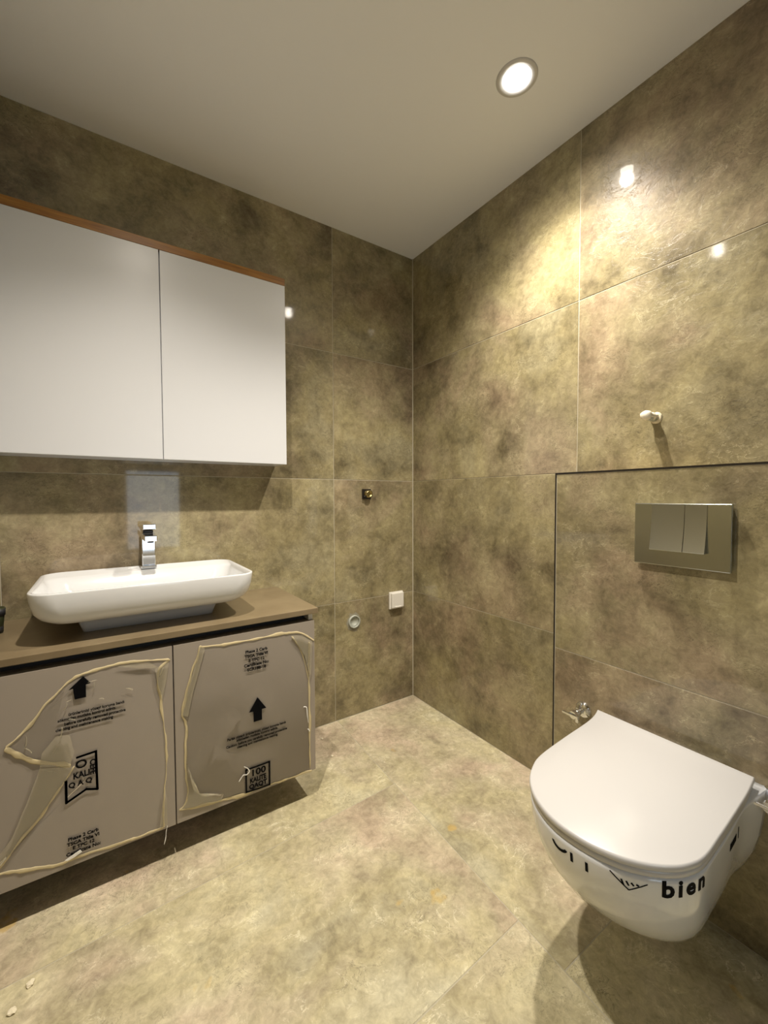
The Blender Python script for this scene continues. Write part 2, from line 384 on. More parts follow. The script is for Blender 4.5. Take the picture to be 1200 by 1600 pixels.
# ------------------------------------------------------------------ downlights
for k, (lx, ly) in enumerate(SPOT_POS):
    lab = ['round recessed ceiling spotlight above the toilet half wall', 'round recessed ceiling spotlight above the vanity side of the floor'][k]
    e = empty('recessed_spotlight', (lx, ly, ROOM_H), lab, 'ceiling light', 'recessed spotlights in the ceiling')
    b = new(); lathe(b, [(0.042, 0.004), (0.044, -0.003), (0.058, -0.0035), (0.061, -0.001), (0.061, 0.0)], (lx, ly, ROOM_H), (0, 0, 1), 48, cap_end=False); obj('trim_ring', b, M['ring'], e, True)
    b = new(); lathe(b, [(0.043, 0.0), (0.036, 0.022), (0.034, 0.03), (0.034, 0.055), (0.0, 0.055)], (lx, ly, ROOM_H), (0, 0, 1), 40, cap_end=False); obj('reflector', b, M['reflector'], e, True)
    b = new(); lathe(b, [(0.0225, 0.016), (0.0215, 0.002), (0.016, -0.0045), (0.007, -0.007), (0.0, -0.0075)], (lx, ly, ROOM_H), (0, 0, 1), 32, cap_end=False); obj('lamp_lens', b, M['lens'], e, True)
    for (pw, cone, blend), part in zip(SPOT_BEAM, ('beam', 'spill')):
        ln = 'spotlight_'+part+('' if k == 0 else '_offscreen')
        sl = bpy.data.lights.new(ln, 'SPOT'); sl.energy = pw*SPOT_POWER[k]; sl.color = SPOT_COLOR; sl.spot_size = math.radians(cone); sl.spot_blend = blend; sl.shadow_soft_size = 0.022
        so = bpy.data.objects.new(ln, sl); col.objects.link(so); so.location = (lx, ly, ROOM_H-0.026)
        so.parent = e; so.matrix_parent_inverse = Matrix.Translation(e.location).inverted()

# ------------------------------------------------------------------ vanity
VX0, VX1, VSEAM = -1.688, -0.785, -1.237
VZ0, VZ1 = 0.107, 0.655
DY = -0.424
v = empty('vanity_cabinet', ((VX0+VX1)/2, -0.2, VZ0), 'taupe wall-hung vanity cabinet with two flat doors under the wash basin', 'cabinet')
b = new(); box(b, VX0, VX1, -0.402, -0.0005, VZ0+0.002, VZ1-0.004); obj('body', b, M['carcass'], v)
b = new(); box(b, VX1-0.001, VX1+0.0055, -0.402, -0.0005, VZ0, VZ1); obj('side_panel', b, M['door'], v)
b = new(); box(b, VX0, VX1-0.012, -0.370, -0.0005, VZ1-0.004, 0.680); obj('handle_channel', b, M['black'], v)
b = new(); box(b, VX1-0.0115, VX1+0.004, -0.412, -0.05, VZ1+0.0005, 0.680, 0.001, 1); obj('channel_end_cap', b, M['white_plastic'], v)
for x0, x1 in ((VX0, VSEAM-0.0015), (VSEAM+0.0015, VX1+0.006)):
    b = new(); box(b, x0, x1, DY, -0.4035, VZ0, VZ1, 0.0012, 2); obj('door', b, M['door'], v)
b = new(); box(b, LEFT_X+0.002, -0.767, -0.432, -0.001, 0.680, 0.700, 0.0018, 2)
tag(obj('worktop', b, M['worktop']), 'brown laminate worktop between the wash basin and the taupe doors', 'worktop')

# protective films on the doors
def film_sheet(pts, y, parent, m, name='sheet', seed=0, bulge=0.003):
    bm = new(); c = Vector((sum(p[0] for p in pts)/len(pts), 0, sum(p[1] for p in pts)/len(pts)))
    pts3 = [Vector((x, 0, z)) for x, z in pts]
    lev = 8; rings = []
    for k in range(lev):
        f = 1-k/lev
        rings.append([c+(p-c)*f for p in pts3])
    R = []
    for r in rings:
        R.append([bm.verts.new((q.x, y-0.0006-bulge*(0.5+0.5*noise.noise(Vector((q.x*9, seed, q.z*9))))*1.0, q.z)) for q in r])
    cv = bm.verts.new((c.x, y-bulge*0.5, c.z)); n = len(pts)
    for k in range(lev-1):
        for i in range(n): bm.faces.new((R[k][i], R[k][(i+1)%n], R[k+1][(i+1)%n], R[k+1][i]))
    for i in range(n): bm.faces.new((R[-1][i], R[-1][(i+1)%n], cv))
    return obj(name, bm, m, parent, True)
def V3(pts, y): return [Vector((x, y, z)) for x, z in pts]
FY = DY-0.0006
def edge(pts, parent, wid, thick, seed, m='film_edge', sub=9, name='rolled_edge', y=FY):
    b = new(); strip(b, catmull(V3(pts, y), sub), wid, thick, seed); return obj(name, b, M[m], parent, True)
def badge(parent, x0, x1, z0, z1, y, t=0.0055, pts=None):
    b = new()
    P = pts or [(x0, z0), (x1, z0), (x1, z1), (x0, z1)]
    n = len(P); rng = range(n) if pts is None or pts[0] != 'open' else range(n-1)
    for i in rng:
        p = Vector((P[i][0], P[i][1])); q = Vector((P[(i+1)%n][0], P[(i+1)%n][1])); d = (q-p).normalized(); s = Vector((-d.y, d.x))*t/2; e = d*t/2
        poly_prism(b, [tuple(p-e-s), tuple(q+e-s), tuple(q+e+s), tuple(p-e+s)], y-0.0001, y-0.0005)
    return obj('badge_border', b, M['ink'], parent)
def arrow(parent, cx, ztip, wh, hh, ws, hs, y, lean=0.0):
    b = new(); zb = ztip-hh
    poly_prism(b, [(cx, ztip), (cx-wh/2, zb), (cx-ws/2, zb), (cx-ws/2, zb-hs), (cx+ws/2, zb-hs), (cx+ws/2, zb), (cx+wh/2, zb)], y-0.0001, y-0.0005)
    return obj('arrow', b, M['ink'], parent)
PY = DY-0.0040
# right door
f2 = empty('protective_film', (-1.0, DY, 0.37), 'smooth clear film with whole black arrow and square badge stuck on vanity door', 'plastic film', 'torn protective films on the vanity doors')
Rl = [(-1.228, 0.147), (-1.206, 0.175), (-1.208, 0.276), (-1.206, 0.408), (-1.214, 0.443), (-1.2, 0.51), (-1.177, 0.589), (-1.161, 0.64)]
Rt = [(-1.161, 0.64), (-1.146, 0.635), (-1.054, 0.628), (-0.923, 0.628), (-0.847, 0.622), (-0.813, 0.604), (-0.782, 0.580)]
Rr = [(-0.864, 0.612), (-0.826, 0.540), (-0.802, 0.442), (-0.801, 0.293), (-0.803, 0.12)]
Rb = [(-0.794, 0.108), (-0.875, 0.113), (-0.951, 0.117), (-1.033, 0.119), (-1.109, 0.128), (-1.228, 0.147)]
outl = Rl[:-1]+Rt[:-2]+[(-0.79, 0.585), (-0.80, 0.442), (-0.801, 0.293), (-0.803, 0.12)]+Rb[1:-1]
film_sheet(outl, DY, f2, M['film'], seed=2)
edge(Rl, f2, 0.0065, 0.0014, 1); edge(Rt, f2, 0.0065, 0.0014, 2); edge(Rb, f2, 0.0077, 0.0014, 3); edge([(-0.80, 0.58)]+Rr[2:], f2, 0.006, 0.0016, 4)
edge(Rr[:3], f2, 0.0035, 0.001, 5)
film_sheet([(-0.872, 0.618), (-0.83, 0.612), (-0.79, 0.582), (-0.795, 0.47), (-0.803, 0.442), (-0.815, 0.52), (-0.835, 0.565)], DY-0.0042, f2, M['film_fold'], 'fold', 5, 0.002)
film_sheet([(-1.225, 0.150), (-1.206, 0.175), (-1.207, 0.29), (-1.19, 0.20), (-1.165, 0.165), (-1.10, 0.150), (-1.109, 0.130)], DY-0.0042, f2, M['film_fold'], 'fold', 6, 0.002)
film_sheet([(-1.215, 0.44), (-1.2, 0.51), (-1.161, 0.638), (-1.148, 0.63), (-1.185, 0.50), (-1.2, 0.43)], DY-0.0042, f2, M['film_fold'], 'fold', 7, 0.001)
for i, (s, z) in enumerate((('Phase 2 Carb', 0.586), ('TSCA Title VI', 0.5705), ('E TPC 12', 0.5555), ('Certificate No:', 0.541), ('SCR188-18', 0.526))):
    text_on_door('lettering', s, -0.989, z, 0.0135, f2, M['ink'], PY, bold=0.0005)
arrow(f2, -0.988, 0.432, 0.058, 0.044, 0.028, 0.036, PY)
for s, z in (('Parlak yüzeyli ürünlerimizi, yüzeyi koruma bandı', 0.3145), ('sökmeden mutlaka kontrol ediniz.', 0.304), ('Caution: before you carefully removed protective', 0.2915), ('cleaning and maintenance making', 0.281)):
    text_on_door('lettering', s, -0.989, z, 0.0112, f2, M['ink'], PY, bold=0.00038, sx=0.90)
badge(f2, -1.029, -0.951, 0.121, 0.199, PY, 0.0055, [(-1.029, 0.124), (-1.029, 0.199), (-0.951, 0.199), (-0.951, 0.120), (-0.99, 0.121)])
text_on_door('lettering', '100', -0.989, 0.171, 0.030, f2, M['ink'], PY, bold=0.0007, sx=1.15)
text_on_door('lettering', 'KALITE', -0.990, 0.149, 0.0215, f2, M['ink'], PY, bold=0.0009, sx=0.80)
text_on_door('lettering', 'QAQT', -0.990, 0.129, 0.0215, f2, M['ink'], PY, bold=0.0009, sx=0.95)
b = new(); strip(b, catmull(V3([(-0.826, 0.352), (-0.815, 0.347), (-0.812, 0.32), (-0.807, 0.288)], DY-0.004), 4), 0.0022, 0.0012, 8); obj('scrap', b, M['film_white'], f2, True)
b = new(); strip(b, catmull(V3([(-0.811, 0.268), (-0.806, 0.262), (-0.804, 0.256)], DY-0.004), 4), 0.003, 0.0012, 9); obj('scrap', b, M['film_white'], f2, True)
b = new(); strip(b, catmull(V3([(-1.036, 0.214), (-1.024, 0.205), (-1.018, 0.192), (-1.026, 0.184), (-1.034, 0.186), (-1.040, 0.186), (-1.054, 0.170)], DY-0.005), 5), 0.0026, 0.0012, 10); obj('scrap', b, M['film_white'], f2, True)
# left door
f1 = empty('protective_film', (-1.44, DY, 0.37), 'crumpled torn film with folded flap and half-hidden badge stuck on vanity door', 'plastic film', 'torn protective films on the vanity doors')
Lt = [(-1.615, 0.475), (-1.574, 0.509), (-1.531, 0.565), (-1.482, 0.613), (-1.459, 0.622), (-1.404, 0.63), (-1.337, 0.63), (-1.245, 0.615)]
Lr = [(-1.245, 0.615), (-1.274, 0.593), (-1.279, 0.552), (-1.271, 0.497), (-1.262, 0.377), (-1.261, 0.291), (-1.268, 0.214), (-1.272, 0.115)]
Lb = [(-1.272, 0.114), (-1.331, 0.116), (-1.424, 0.124), (-1.531, 0.130), (-1.59, 0.146), (-1.633, 0.161), (-1.668, 0.168)]
Lf = [(-1.615, 0.475), (-1.576, 0.437), (-1.535, 0.412), (-1.488, 0.380)]
Ld = [(-1.48, 0.380), (-1.515, 0.324), (-1.563, 0.26), (-1.606, 0.211), (-1.64, 0.172)]
Ld2 = [(-1.549, 0.404), (-1.572, 0.338), (-1.608, 0.244), (-1.645, 0.195)]
film_sheet(Lt[3:-1]+Lr[1:-1]+Lb[:-1]+[(-1.66, 0.172)]+Ld[::-1][1:]+[(-1.50, 0.44), (-1.505, 0.52)], DY, f1, M['film'], seed=3)
film_sheet(Lt[:4]+[(-1.505, 0.52), (-1.50, 0.44), (-1.488, 0.385)]+Lf[::-1][1:-1], DY-0.0012, f1, M['film'], 'flap', 4, 0.006)
film_sheet(Ld+Ld2[::-1], DY-0.0042, f1, M['film_fold'], 'fold', 8, 0.003)
film_sheet([(-1.55, 0.405), (-1.488, 0.385), (-1.478, 0.42), (-1.487, 0.47), (-1.515, 0.475), (-1.545, 0.44)], DY-0.0052, f1, M['film_fold'], 'fold', 9, 0.004)
film_sheet([(-1.285, 0.60), (-1.248, 0.612), (-1.256, 0.56), (-1.268, 0.50), (-1.278, 0.54)], DY-0.0042, f1, M['film_fold'], 'fold', 10, 0.002)
film_sheet([(-1.38, 0.628), (-1.30, 0.622), (-1.275, 0.60), (-1.33, 0.610)], DY-0.0042, f1, M['film_fold'], 'fold', 12, 0.002)
film_sheet([(-1.283, 0.118), (-1.262, 0.118), (-1.262, 0.21), (-1.268, 0.235), (-1.276, 0.17)], DY-0.0042, f1, M['film_fold'], 'fold', 11, 0.002)
edge(Lt, f1, 0.0060, 0.0014, 11); edge(Lr, f1, 0.0050, 0.0014, 12); edge(Lb, f1, 0.0072, 0.0014, 13); edge(Lf, f1, 0.0090, 0.0016, 14, y=FY-0.002); edge(Ld, f1, 0.0055, 0.0014, 15, y=FY-0.002)
rs = random.Random(4)
for (hx, hz, a, L) in ((-1.494, 0.545, 1.2, 0.02), (-1.487, 0.56, 0.3, 0.012), (-1.482, 0.508, -0.4, 0.016), (-1.505, 0.48, 1.4, 0.03), (-1.515, 0.445, 1.0, 0.03), (-1.435, 0.60, 0.1, 0.02), (-1.432, 0.585, 1.4, 0.022), (-1.575, 0.48, 1.5, 0.03), (-1.572, 0.455, -0.9, 0.025), (-1.532, 0.385, -0.5, 0.03), (-1.27, 0.585, 1.2, 0.03), (-1.415, 0.545, -0.4, 0.012), (-1.35, 0.555, -0.6, 0.02)):
    d = (math.cos(a)*L/2, math.sin(a)*L/2)
    edge([(hx-d[0], hz-d[1]), (hx+0.002, hz+0.001), (hx+d[0], hz+d[1])], f1, 0.0022, 0.0012, int(hx*1000), 'film_fold', 3, 'crease', DY-0.005)
b = new(); poly_prism(b, [(-1.487, 0.588), (-1.462, 0.611), (-1.454, 0.618), (-1.438, 0.596), (-1.449, 0.594), (-1.449, 0.560), (-1.474, 0.560), (-1.477, 0.590)], PY-0.001, PY-0.0015); obj('arrow', b, M['ink'], f1)
for s, z, x in (('ürünlerimizi yüzeyi koruma bandı', 0.519, -1.362), ('sökmeden mutlaka kontrol ediniz.', 0.508, -1.382), ('before carefully removed protective', 0.4955, -1.360), ('cleaning and maintenance making', 0.484, -1.390)):
    text_on_door('lettering', s, x, z, 0.0112, f1, M['ink'], PY, bold=0.00038, sx=0.84, align='RIGHT')
badge(f1, 0, 0, 0, 0, PY, 0.0055, [(-1.472, 0.401), (-1.431, 0.404), (-1.430, 0.298), (-1.455, 0.307), (-1.498, 0.287), (-1.498, 0.344), (-1.4975, 0.342), (-1.498, 0.287), (-1.455, 0.307), (-1.430, 0.298), (-1.431, 0.404)])
text_on_door('lettering', 'O', -1.464, 0.370, 0.031, f1, M['ink'], PY, bold=0.0007, sx=1.05)
text_on_door('lettering', 'KALI', -1.464, 0.3445, 0.0225, f1, M['ink'], PY, bold=0.0008, sx=0.80)
text_on_door('lettering', 'Q A Q', -1.467, 0.3235, 0.0190, f1, M['ink'], PY, bold=0.0007, sx=0.95)
text_on_door('lettering', 'CEFE', -1.4445, 0.364, 0.0185, f1, M['ink'], PY, bold=0.0007, sx=1.05, rot=-math.pi/2)
for s, z in (('Phase 2 Carb', 0.1805), ('TSCA Title VI', 0.167), ('E TPC 12', 0.154), ('Certificate No:', 0.1405)):
    text_on_door('lettering', s, -1.464, z, 0.0125, f1, M['ink'], PY, bold=0.0005)
b = new(); poly_prism(b, [(-1.505, 0.134), (-1.472, 0.147), (-1.468, 0.140), (-1.485, 0.133), (-1.50, 0.130)], PY-0.001, PY-0.002); obj('scrap', b, M['film_white'], f1)
b = new(); strip(b, catmull(V3([(-1.262, 0.116), (-1.266, 0.10), (-1.267, 0.085), (-1.272, 0.062)], DY-0.002), 5), 0.0022, 0.0012, 22); obj('scrap', b, M['film_white'], f1, True)

# ------------------------------------------------------------------ wash basin
def rrect(cx, cy, hx, hy, r, n=8):
    out = []
    for sx, sy, a0 in ((1, 1, 0), (-1, 1, 90), (-1, -1, 180), (1, -1, 270)):
        for i in range(n+1):
            a = math.radians(a0+90*i/n); out.append((cx+sx*(hx-r)+r*math.cos(a), cy+sy*(hy-r)+r*math.sin(a)))
    return out
BX, BY = -1.276, -0.213
bs = empty('wash_basin', (BX, BY, 0.70), 'white rectangular countertop wash basin with rounded corners', 'wash basin')
bm = new(); rings = []
ZR = 0.845
def ring(hx, hy, r, z, cx=BX, cy=BY): return [Vector((x, y, z)) for x, y in rrect(cx, cy, hx, hy, r)]
for hx, hy, r, z, dy in ((0.1825, 0.088, 0.016, 0.7005, 0.008), (0.190, 0.094, 0.016, 0.725, 0.008), (0.199, 0.102, 0.018, 0.7445, 0.006), (0.205, 0.108, 0.02, 0.7465, 0.005), (0.236, 0.150, 0.05, 0.7485, 0), (0.258, 0.172, 0.06, 0.755, 0), (0.276, 0.188, 0.065, 0.768, 0), (0.287, 0.195, 0.066, 0.784, 0), (0.2935, 0.1985, 0.064, 0.808, 0), (0.297, 0.2, 0.06, ZR-0.004, 0), (0.2965, 0.1995, 0.06, ZR-0.001, 0), (0.295, 0.198, 0.058, ZR, 0)):
    rings.append(ring(hx, hy, r, z, BX, BY+dy))
# inner: rim lip, deck strip at back keeps a shallow shelf, then the bowl
for hx, hy, r, z, dy in ((0.289, 0.192, 0.054, ZR, 0), (0.287, 0.190, 0.053, ZR-0.002, 0), (0.284, 0.160, 0.05, ZR-0.008, -0.026), (0.280, 0.152, 0.05, ZR-0.016, -0.031), (0.270, 0.144, 0.055, ZR-0.05, -0.033), (0.245, 0.124, 0.06, ZR-0.075, -0.033), (0.19, 0.085, 0.05, ZR-0.088, -0.03), (0.06, 0.03, 0.02, ZR-0.091, -0.03)):
    rings.append(ring(hx, hy, r, z, BX, BY+dy))
loft(bm, rings)
basin = obj('bowl', bm, M['white_ceramic'], bs, True)
bm = new(); lathe(bm, [(0.021, -0.0005), (0.021, 0.003), (0.017, 0.005), (0.0, 0.006)], (BX, BY-0.03, ZR-0.0905), (0, 0, 1), 24, cap_end=False); obj('drain', bm, M['chrome'], bs, True)

# faucet
FX, FYY = -1.266, -0.052; DZ = ZR-0.003
fc = empty('basin_faucet', (FX, FYY, DZ), 'square chrome single-lever faucet standing on the basin rim', 'faucet')
bm = new(); box(bm, FX-0.025, FX+0.025, FYY-0.025, FYY+0.025, DZ-0.001, DZ+0.010, 0.002, 2); obj('base', bm, M['chrome'], fc)
bm = new(); box(bm, FX-0.0215, FX+0.0215, FYY-0.0215, FYY+0.0215, DZ+0.010, DZ+0.126, 0.0025, 2); obj('body', bm, M['chrome'], fc)
bm = new(); box(bm, FX-0.020, FX+0.020, FYY-0.115, FYY-0.020, DZ+0.104, DZ+0.124, 0.003, 2); obj('spout', bm, M['chrome'], fc)
bm = new(); cyl(bm, (FX, FYY-0.100, DZ+0.104), (FX, FYY-0.100, DZ+0.099), 0.010, n=16); obj('aerator', bm, M['dark_metal'], fc)
bm = new(); box(bm, FX-0.016, FX+0.016, FYY-0.016, FYY+0.016, DZ+0.126, DZ+0.136, 0.002, 2); obj('neck', bm, M['dark_metal'], fc)
bm = new(); box(bm, FX-0.0215, FX+0.0215, -0.072, 0.0215, 0, 0.020, 0.003, 2)
for vv in bm.verts: vv.co = Vector((vv.co.x, FYY+vv.co.y, DZ+0.136+vv.co.z-0.06*(vv.co.y-0.0215)))
obj('lever', bm, M['chrome'], fc)

# dark cup at the worktop's left end
cp = empty('dark_cup', (-1.668, -0.155, 0.70), 'dark green cup with black bands on the worktop beside the wash basin', 'cup')
bm = new(); lathe(bm, [(0.0, 0.0002), (0.0150, 0.0002), (0.0180, 0.030), (0.0215, 0.075), (0.0195, 0.075), (0.015, 0.006), (0.0, 0.006)], (-1.668, -0.155, 0.70), (0, 0, 1), 28, cap_end=False); obj('wall', bm, M['cup'], cp, True)
for r, z0, z1 in ((0.0158, 0.003, 0.02), (0.0212, 0.052, 0.072)):
    bm = new(); lathe(bm, [(r, z0), (r+0.0006, z0), (r+0.0016, z1), (r, z1)], (-1.668, -0.155, 0.70), (0, 0, 1), 28, cap_end=False); obj('band', bm, M['black'], cp, True)

# ------------------------------------------------------------------ wall cabinet
CX0, CX1, CS = -1.672, -0.767, -1.2195
CZ0, CZ1 = 1.2315, 1.9535
CD = -0.14
wc = empty('wall_cabinet', ((CX0+CX1)/2, 0, CZ0), 'white two-door wall cabinet with walnut top board above the wash basin', 'cabinet')
bm = new(); box(bm, CX0, CX1-0.001, CD+0.019, -0.0005, CZ0+0.001, CZ1); obj('body', bm, M['white_gloss'], wc)
bm = new(); box(bm, CX0, CX1, CD, -0.0005, CZ1+0.001, CZ1+0.029, 0.0008, 1); obj('top_board', bm, M['wood'], wc)
for x0, x1 in ((CX0, CS-0.0016), (CS+0.0016, CX1)):
    bm = new(); box(bm, x0, x1, CD, CD+0.018, CZ0, CZ1, 0.001, 2); obj('door', bm, M['white_gloss'], wc)

# ------------------------------------------------------------------ toilet
TXB = LEDGE_X-0.0005
lid_pts = [(-0.160, -1.121), (-0.200, -1.133), (-0.259, -1.142), (-0.381, -1.150), (-0.498, -1.161), (-0.555, -1.178), (-0.603, -1.207), (-0.639, -1.250), (-0.660, -1.305), (-0.660, -1.365), (-0.645, -1.417), (-0.619, -1.457), (-0.583, -1.489), (-0.547, -1.506), (-0.506, -1.513), (-0.436, -1.511), (-0.346, -1.507), (-0.240, -1.501), (-0.163, -1.493)]
lid_o = [(p.x, p.y) for p in catmull([(x, y, 0) for x, y in lid_pts], 5)]
LCX, LCY = -0.39, -1.322
def sc(o, s, dx=0.0, sy=None): return [(LCX+(x-LCX)*s+dx, LCY+(y-LCY)*(sy or s)) for x, y in o]
tl = empty('toilet', (LEDGE_X, -1.32, 0.12), 'white wall-hung toilet with closed soft-curved lid on the tiled half wall', 'toilet')
def slab(o, z0, z1, rnd, m, name):
    bm = new(); loft(bm, [[Vector((x, y, z)) for x, y in r] for r, z in ((sc(o, 0.985), z0), (sc(o, 1.0), z0+rnd*0.6), (sc(o, 1.0), z1-rnd), (sc(o, 0.994), z1-rnd*0.3), (sc(o, 0.984), z1))])
    return obj(name, bm, m, tl, True)
slab(sc(lid_o, 1.0), 0.431, 0.446, 0.005, M['white_seat'], 'lid')
slab(sc(lid_o, 0.985), 0.4165, 0.4305, 0.004, M['white_seat'], 'seat')
# bowl: D-shaped sections from the rim down, meeting the wall
bowl_o = [(TXB, -1.135)]+[(LCX+(x-LCX)*0.985, LCY+(y-LCY)*0.985) for x, y in lid_pts[1:-1]]+[(TXB, -1.508)]
bowl_o = [(p.x, p.y) for p in catmull([(x, y, 0) for x, y in bowl_o], 5)]
BOWL = [(0.416, 1.0, 1.0), (0.405, 1.0, 1.0), (0.37, 0.992, 0.992), (0.33, 0.970, 0.975), (0.28, 0.925, 0.945), (0.23, 0.86, 0.89), (0.18, 0.765, 0.80), (0.14, 0.66, 0.69), (0.11, 0.54, 0.57), (0.092, 0.42, 0.45), (0.085, 0.30, 0.34)]
BOWL = [(0.416-(0.416-z)*0.89, sx, sy) for z, sx, sy in BOWL]
def bowl_ring(z):
    for a, c in zip(BOWL[:-1], BOWL[1:]):
        if a[0] >= z >= c[0]:
            t = (a[0]-z)/(a[0]-c[0]); sx = a[1]+(c[1]-a[1])*t; sy = a[2]+(c[2]-a[2])*t
            return [Vector((TXB+(x-TXB)*sx, LCY+(y-LCY)*sy, z)) for x, y in bowl_o]
bm = new(); zs = [a[0] for a in BOWL]
loft(bm, [bowl_ring(z) for z in zs])
obj('bowl', bm, M['white_ceramic'], tl, True)
for yy in (-1.19, -1.43):
    bm = new(); cyl(bm, (-0.150, yy-0.02, 0.426), (-0.150, yy+0.02, 0.426), 0.008, n=14); obj('hinge', bm, M['chrome'], tl, True)
# prints on the bowl, laid along its contour
cum = [0.0]
for i in range(len(bowl_o)-1): cum.append(cum[-1]+math.hypot(bowl_o[i+1][0]-bowl_o[i][0], bowl_o[i+1][1]-bowl_o[i][1]))
def on_bowl(s, z, off):
    r = bowl_ring(z)
    i = 0
    while i < len(cum)-2 and cum[i+1] < s: i += 1
    t = (s-cum[i])/(cum[i+1]-cum[i]); p = r[i].lerp(r[i+1], t)
    d = (r[i+1]-r[i]).normalized(); n = d.cross(Vector((0, 0, 1)))
    c = Vector((-0.35, LCY, z))
    if n.dot(p-c) < 0: n = -n
    return p+n*off
def wrap(name, me_or_bm, s0, z0, rot=0.0):
    me = me_or_bm
    cr, sr = math.cos(rot), math.sin(rot)
    bmm = bmesh.new(); bmm.from_mesh(me)
    bmesh.ops.subdivide_edges(bmm, edges=[e for e in bmm.edges if e.calc_length() > 0.008], cuts=2)
    for vv in bmm.verts:
        u, q = vv.co.x*cr-vv.co.y*sr, vv.co.x*sr+vv.co.y*cr
        vv.co = on_bowl(s0+u, min(0.415, z0+q), 0.0009 if vv.co.z > 0 else 0.0004)
    bmm.to_mesh(me); bmm.free()
    return objm(name, me, M['ink'], tl)
def flat(polys):
    bmm = new()
    for P in polys:
        A = [bmm.verts.new((x, y, -0.0002)) for x, y in P]; B = [bmm.verts.new((x, y, 0.0002)) for x, y in P]; n = len(P)
        bmm.faces.new(B)
        for i in range(n): bmm.faces.new((A[i], A[(i+1)%n], B[(i+1)%n], B[i]))
    me = bpy.data.meshes.new('f'); bmm.to_mesh(me); bmm.free(); return me
def bar(x0, y0, x1, y1, t):
    d = Vector((x1-x0, y1-y0)).normalized(); s = Vector((-d.y, d.x))*t/2
    return [(x0-s.x, y0-s.y), (x1-s.x, y1-s.y), (x1+s.x, y1+s.y), (x0+s.x, y0+s.y)]
S_PRINTS = dict(left=0.61, logo=0.735, word=0.835, side=1.07)
arc = []
for k in range(11):
    a = math.pi*1.08+0.25*k; arc.append((0.019*math.cos(a), 0.016*math.sin(a)+0.006))
arc += [(x*0.72, (y-0.006)*0.62+0.006) for x, y in arc[::-1]]
wrap('print', flat([arc]), S_PRINTS['left'], 0.396)
for x in (0.026, 0.055): wrap('print', flat([bar(x, -0.010, x, 0.009, 0.005)]), S_PRINTS['left'], 0.392)
wrap('print', flat([bar(-0.03, 0.016, 0.0, -0.010, 0.0022)]), S_PRINTS['logo'], 0.394)
wrap('print', flat([bar(0.0, -0.010, 0.03, 0.010, 0.0015)]), S_PRINTS['logo'], 0.394)
for k in range(4): wrap('print', flat([bar(-0.012+0.008*k, 0.008-0.001*k, -0.008+0.008*k, -0.003+0.002*k, 0.003)]), S_PRINTS['logo'], 0.394)
for k, ch in enumerate('bien'): wrap('lettering', text_mesh(ch, 0.047, bold=0.0014), S_PRINTS['word']+(-0.036, -0.013, 0.010, 0.040)[k], 0.383)
for k in range(6): wrap('print', flat([bar(-0.03+0.008*k, -0.008, -0.03+0.008*k, 0.008, 0.0055)]), S_PRINTS['side'], 0.375)
wrap('print', flat([bar(0.034, -0.014, 0.030, 0.014, 0.003)]), S_PRINTS['side'], 0.375)

# flush plate
fp = empty('flush_plate', (LEDGE_X, -1.322, 0.99), 'brushed steel dual flush plate on the tiled half wall', 'flush plate')
FP = (-1.433, -1.212, 0.908, 1.076)
bm = new(); box(bm, LEDGE_X-0.018, LEDGE_X-0.008, FP[0], FP[1], FP[2], FP[3], 0.0015, 2); obj('plate', bm, M['satin'], fp)
bm = new(); box(bm, LEDGE_X-0.009, LEDGE_X-0.0005, FP[0]+0.006, FP[1]-0.006, FP[2]+0.006, FP[3]-0.006); obj('mounting_frame', bm, M['grey_pipe'], fp)
for y0, y1 in ((-1.334, -1.2565), (-1.383, -1.3355)):
    bm = new()
    z0, z1 = 0.950, 1.0745
    P = [(-0.017, z1), (-0.0195, z1)]+[(-0.0195-0.013*(k/24)**2.2, z1-(z1-z0-0.002)*k/24) for k in range(1, 25)]+[(-0.0315, z0), (-0.017, z0)]
    A = [bm.verts.new((LEDGE_X+a, y0, z)) for a, z in P]; B = [bm.verts.new((LEDGE_X+a, y1, z)) for a, z in P]
    bm.faces.new(A); bm.faces.new(B[::-1])
    for i in range(len(P)): bm.faces.new((A[i], B[i], B[(i+1)%len(P)], A[(i+1)%len(P)]))
    obj('button', bm, M['button'], fp)

# angle valves
def valve(y, z, lab, flip):
    e = empty('angle_valve', (LEDGE_X, y, z), lab, 'valve')
    bm = new(); lathe(bm, [(0.026, 0.0005), (0.026, 0.004), (0.021, 0.010), (0.012, 0.013), (0.010, 0.014)], (LEDGE_X, y, z), (-1, 0, 0), 28); obj('rosette', bm, M['chrome'], e, True)
    bm = new(); cyl(bm, (LEDGE_X-0.012, y, z), (LEDGE_X-0.050, y, z), 0.0095, n=20); cyl(bm, (LEDGE_X-0.034, y, z-0.03), (LEDGE_X-0.034, y, z), 0.0075, n=16); obj('body', bm, M['chrome'], e, True)
    bm = new(); cyl(bm, (LEDGE_X-0.050, y, z), (LEDGE_X-0.062, y, z), 0.013, 0.012, n=12); obj('knob', bm, M['chrome'], e)
    bm = new(); box(bm, LEDGE_X-0.067, LEDGE_X-0.062, y-0.020, y+0.034*flip if flip > 0 else y+0.02, z-0.004, z+0.004, 0.0015, 2); obj('lever', bm, M['chrome'], e)
valve(-1.058, 0.408, 'chrome angle valve with lever beside the toilet, on the vanity side', 1)
valve(-1.524, 0.402, 'chrome angle valve beside the toilet, on the side away from the vanity', 1)

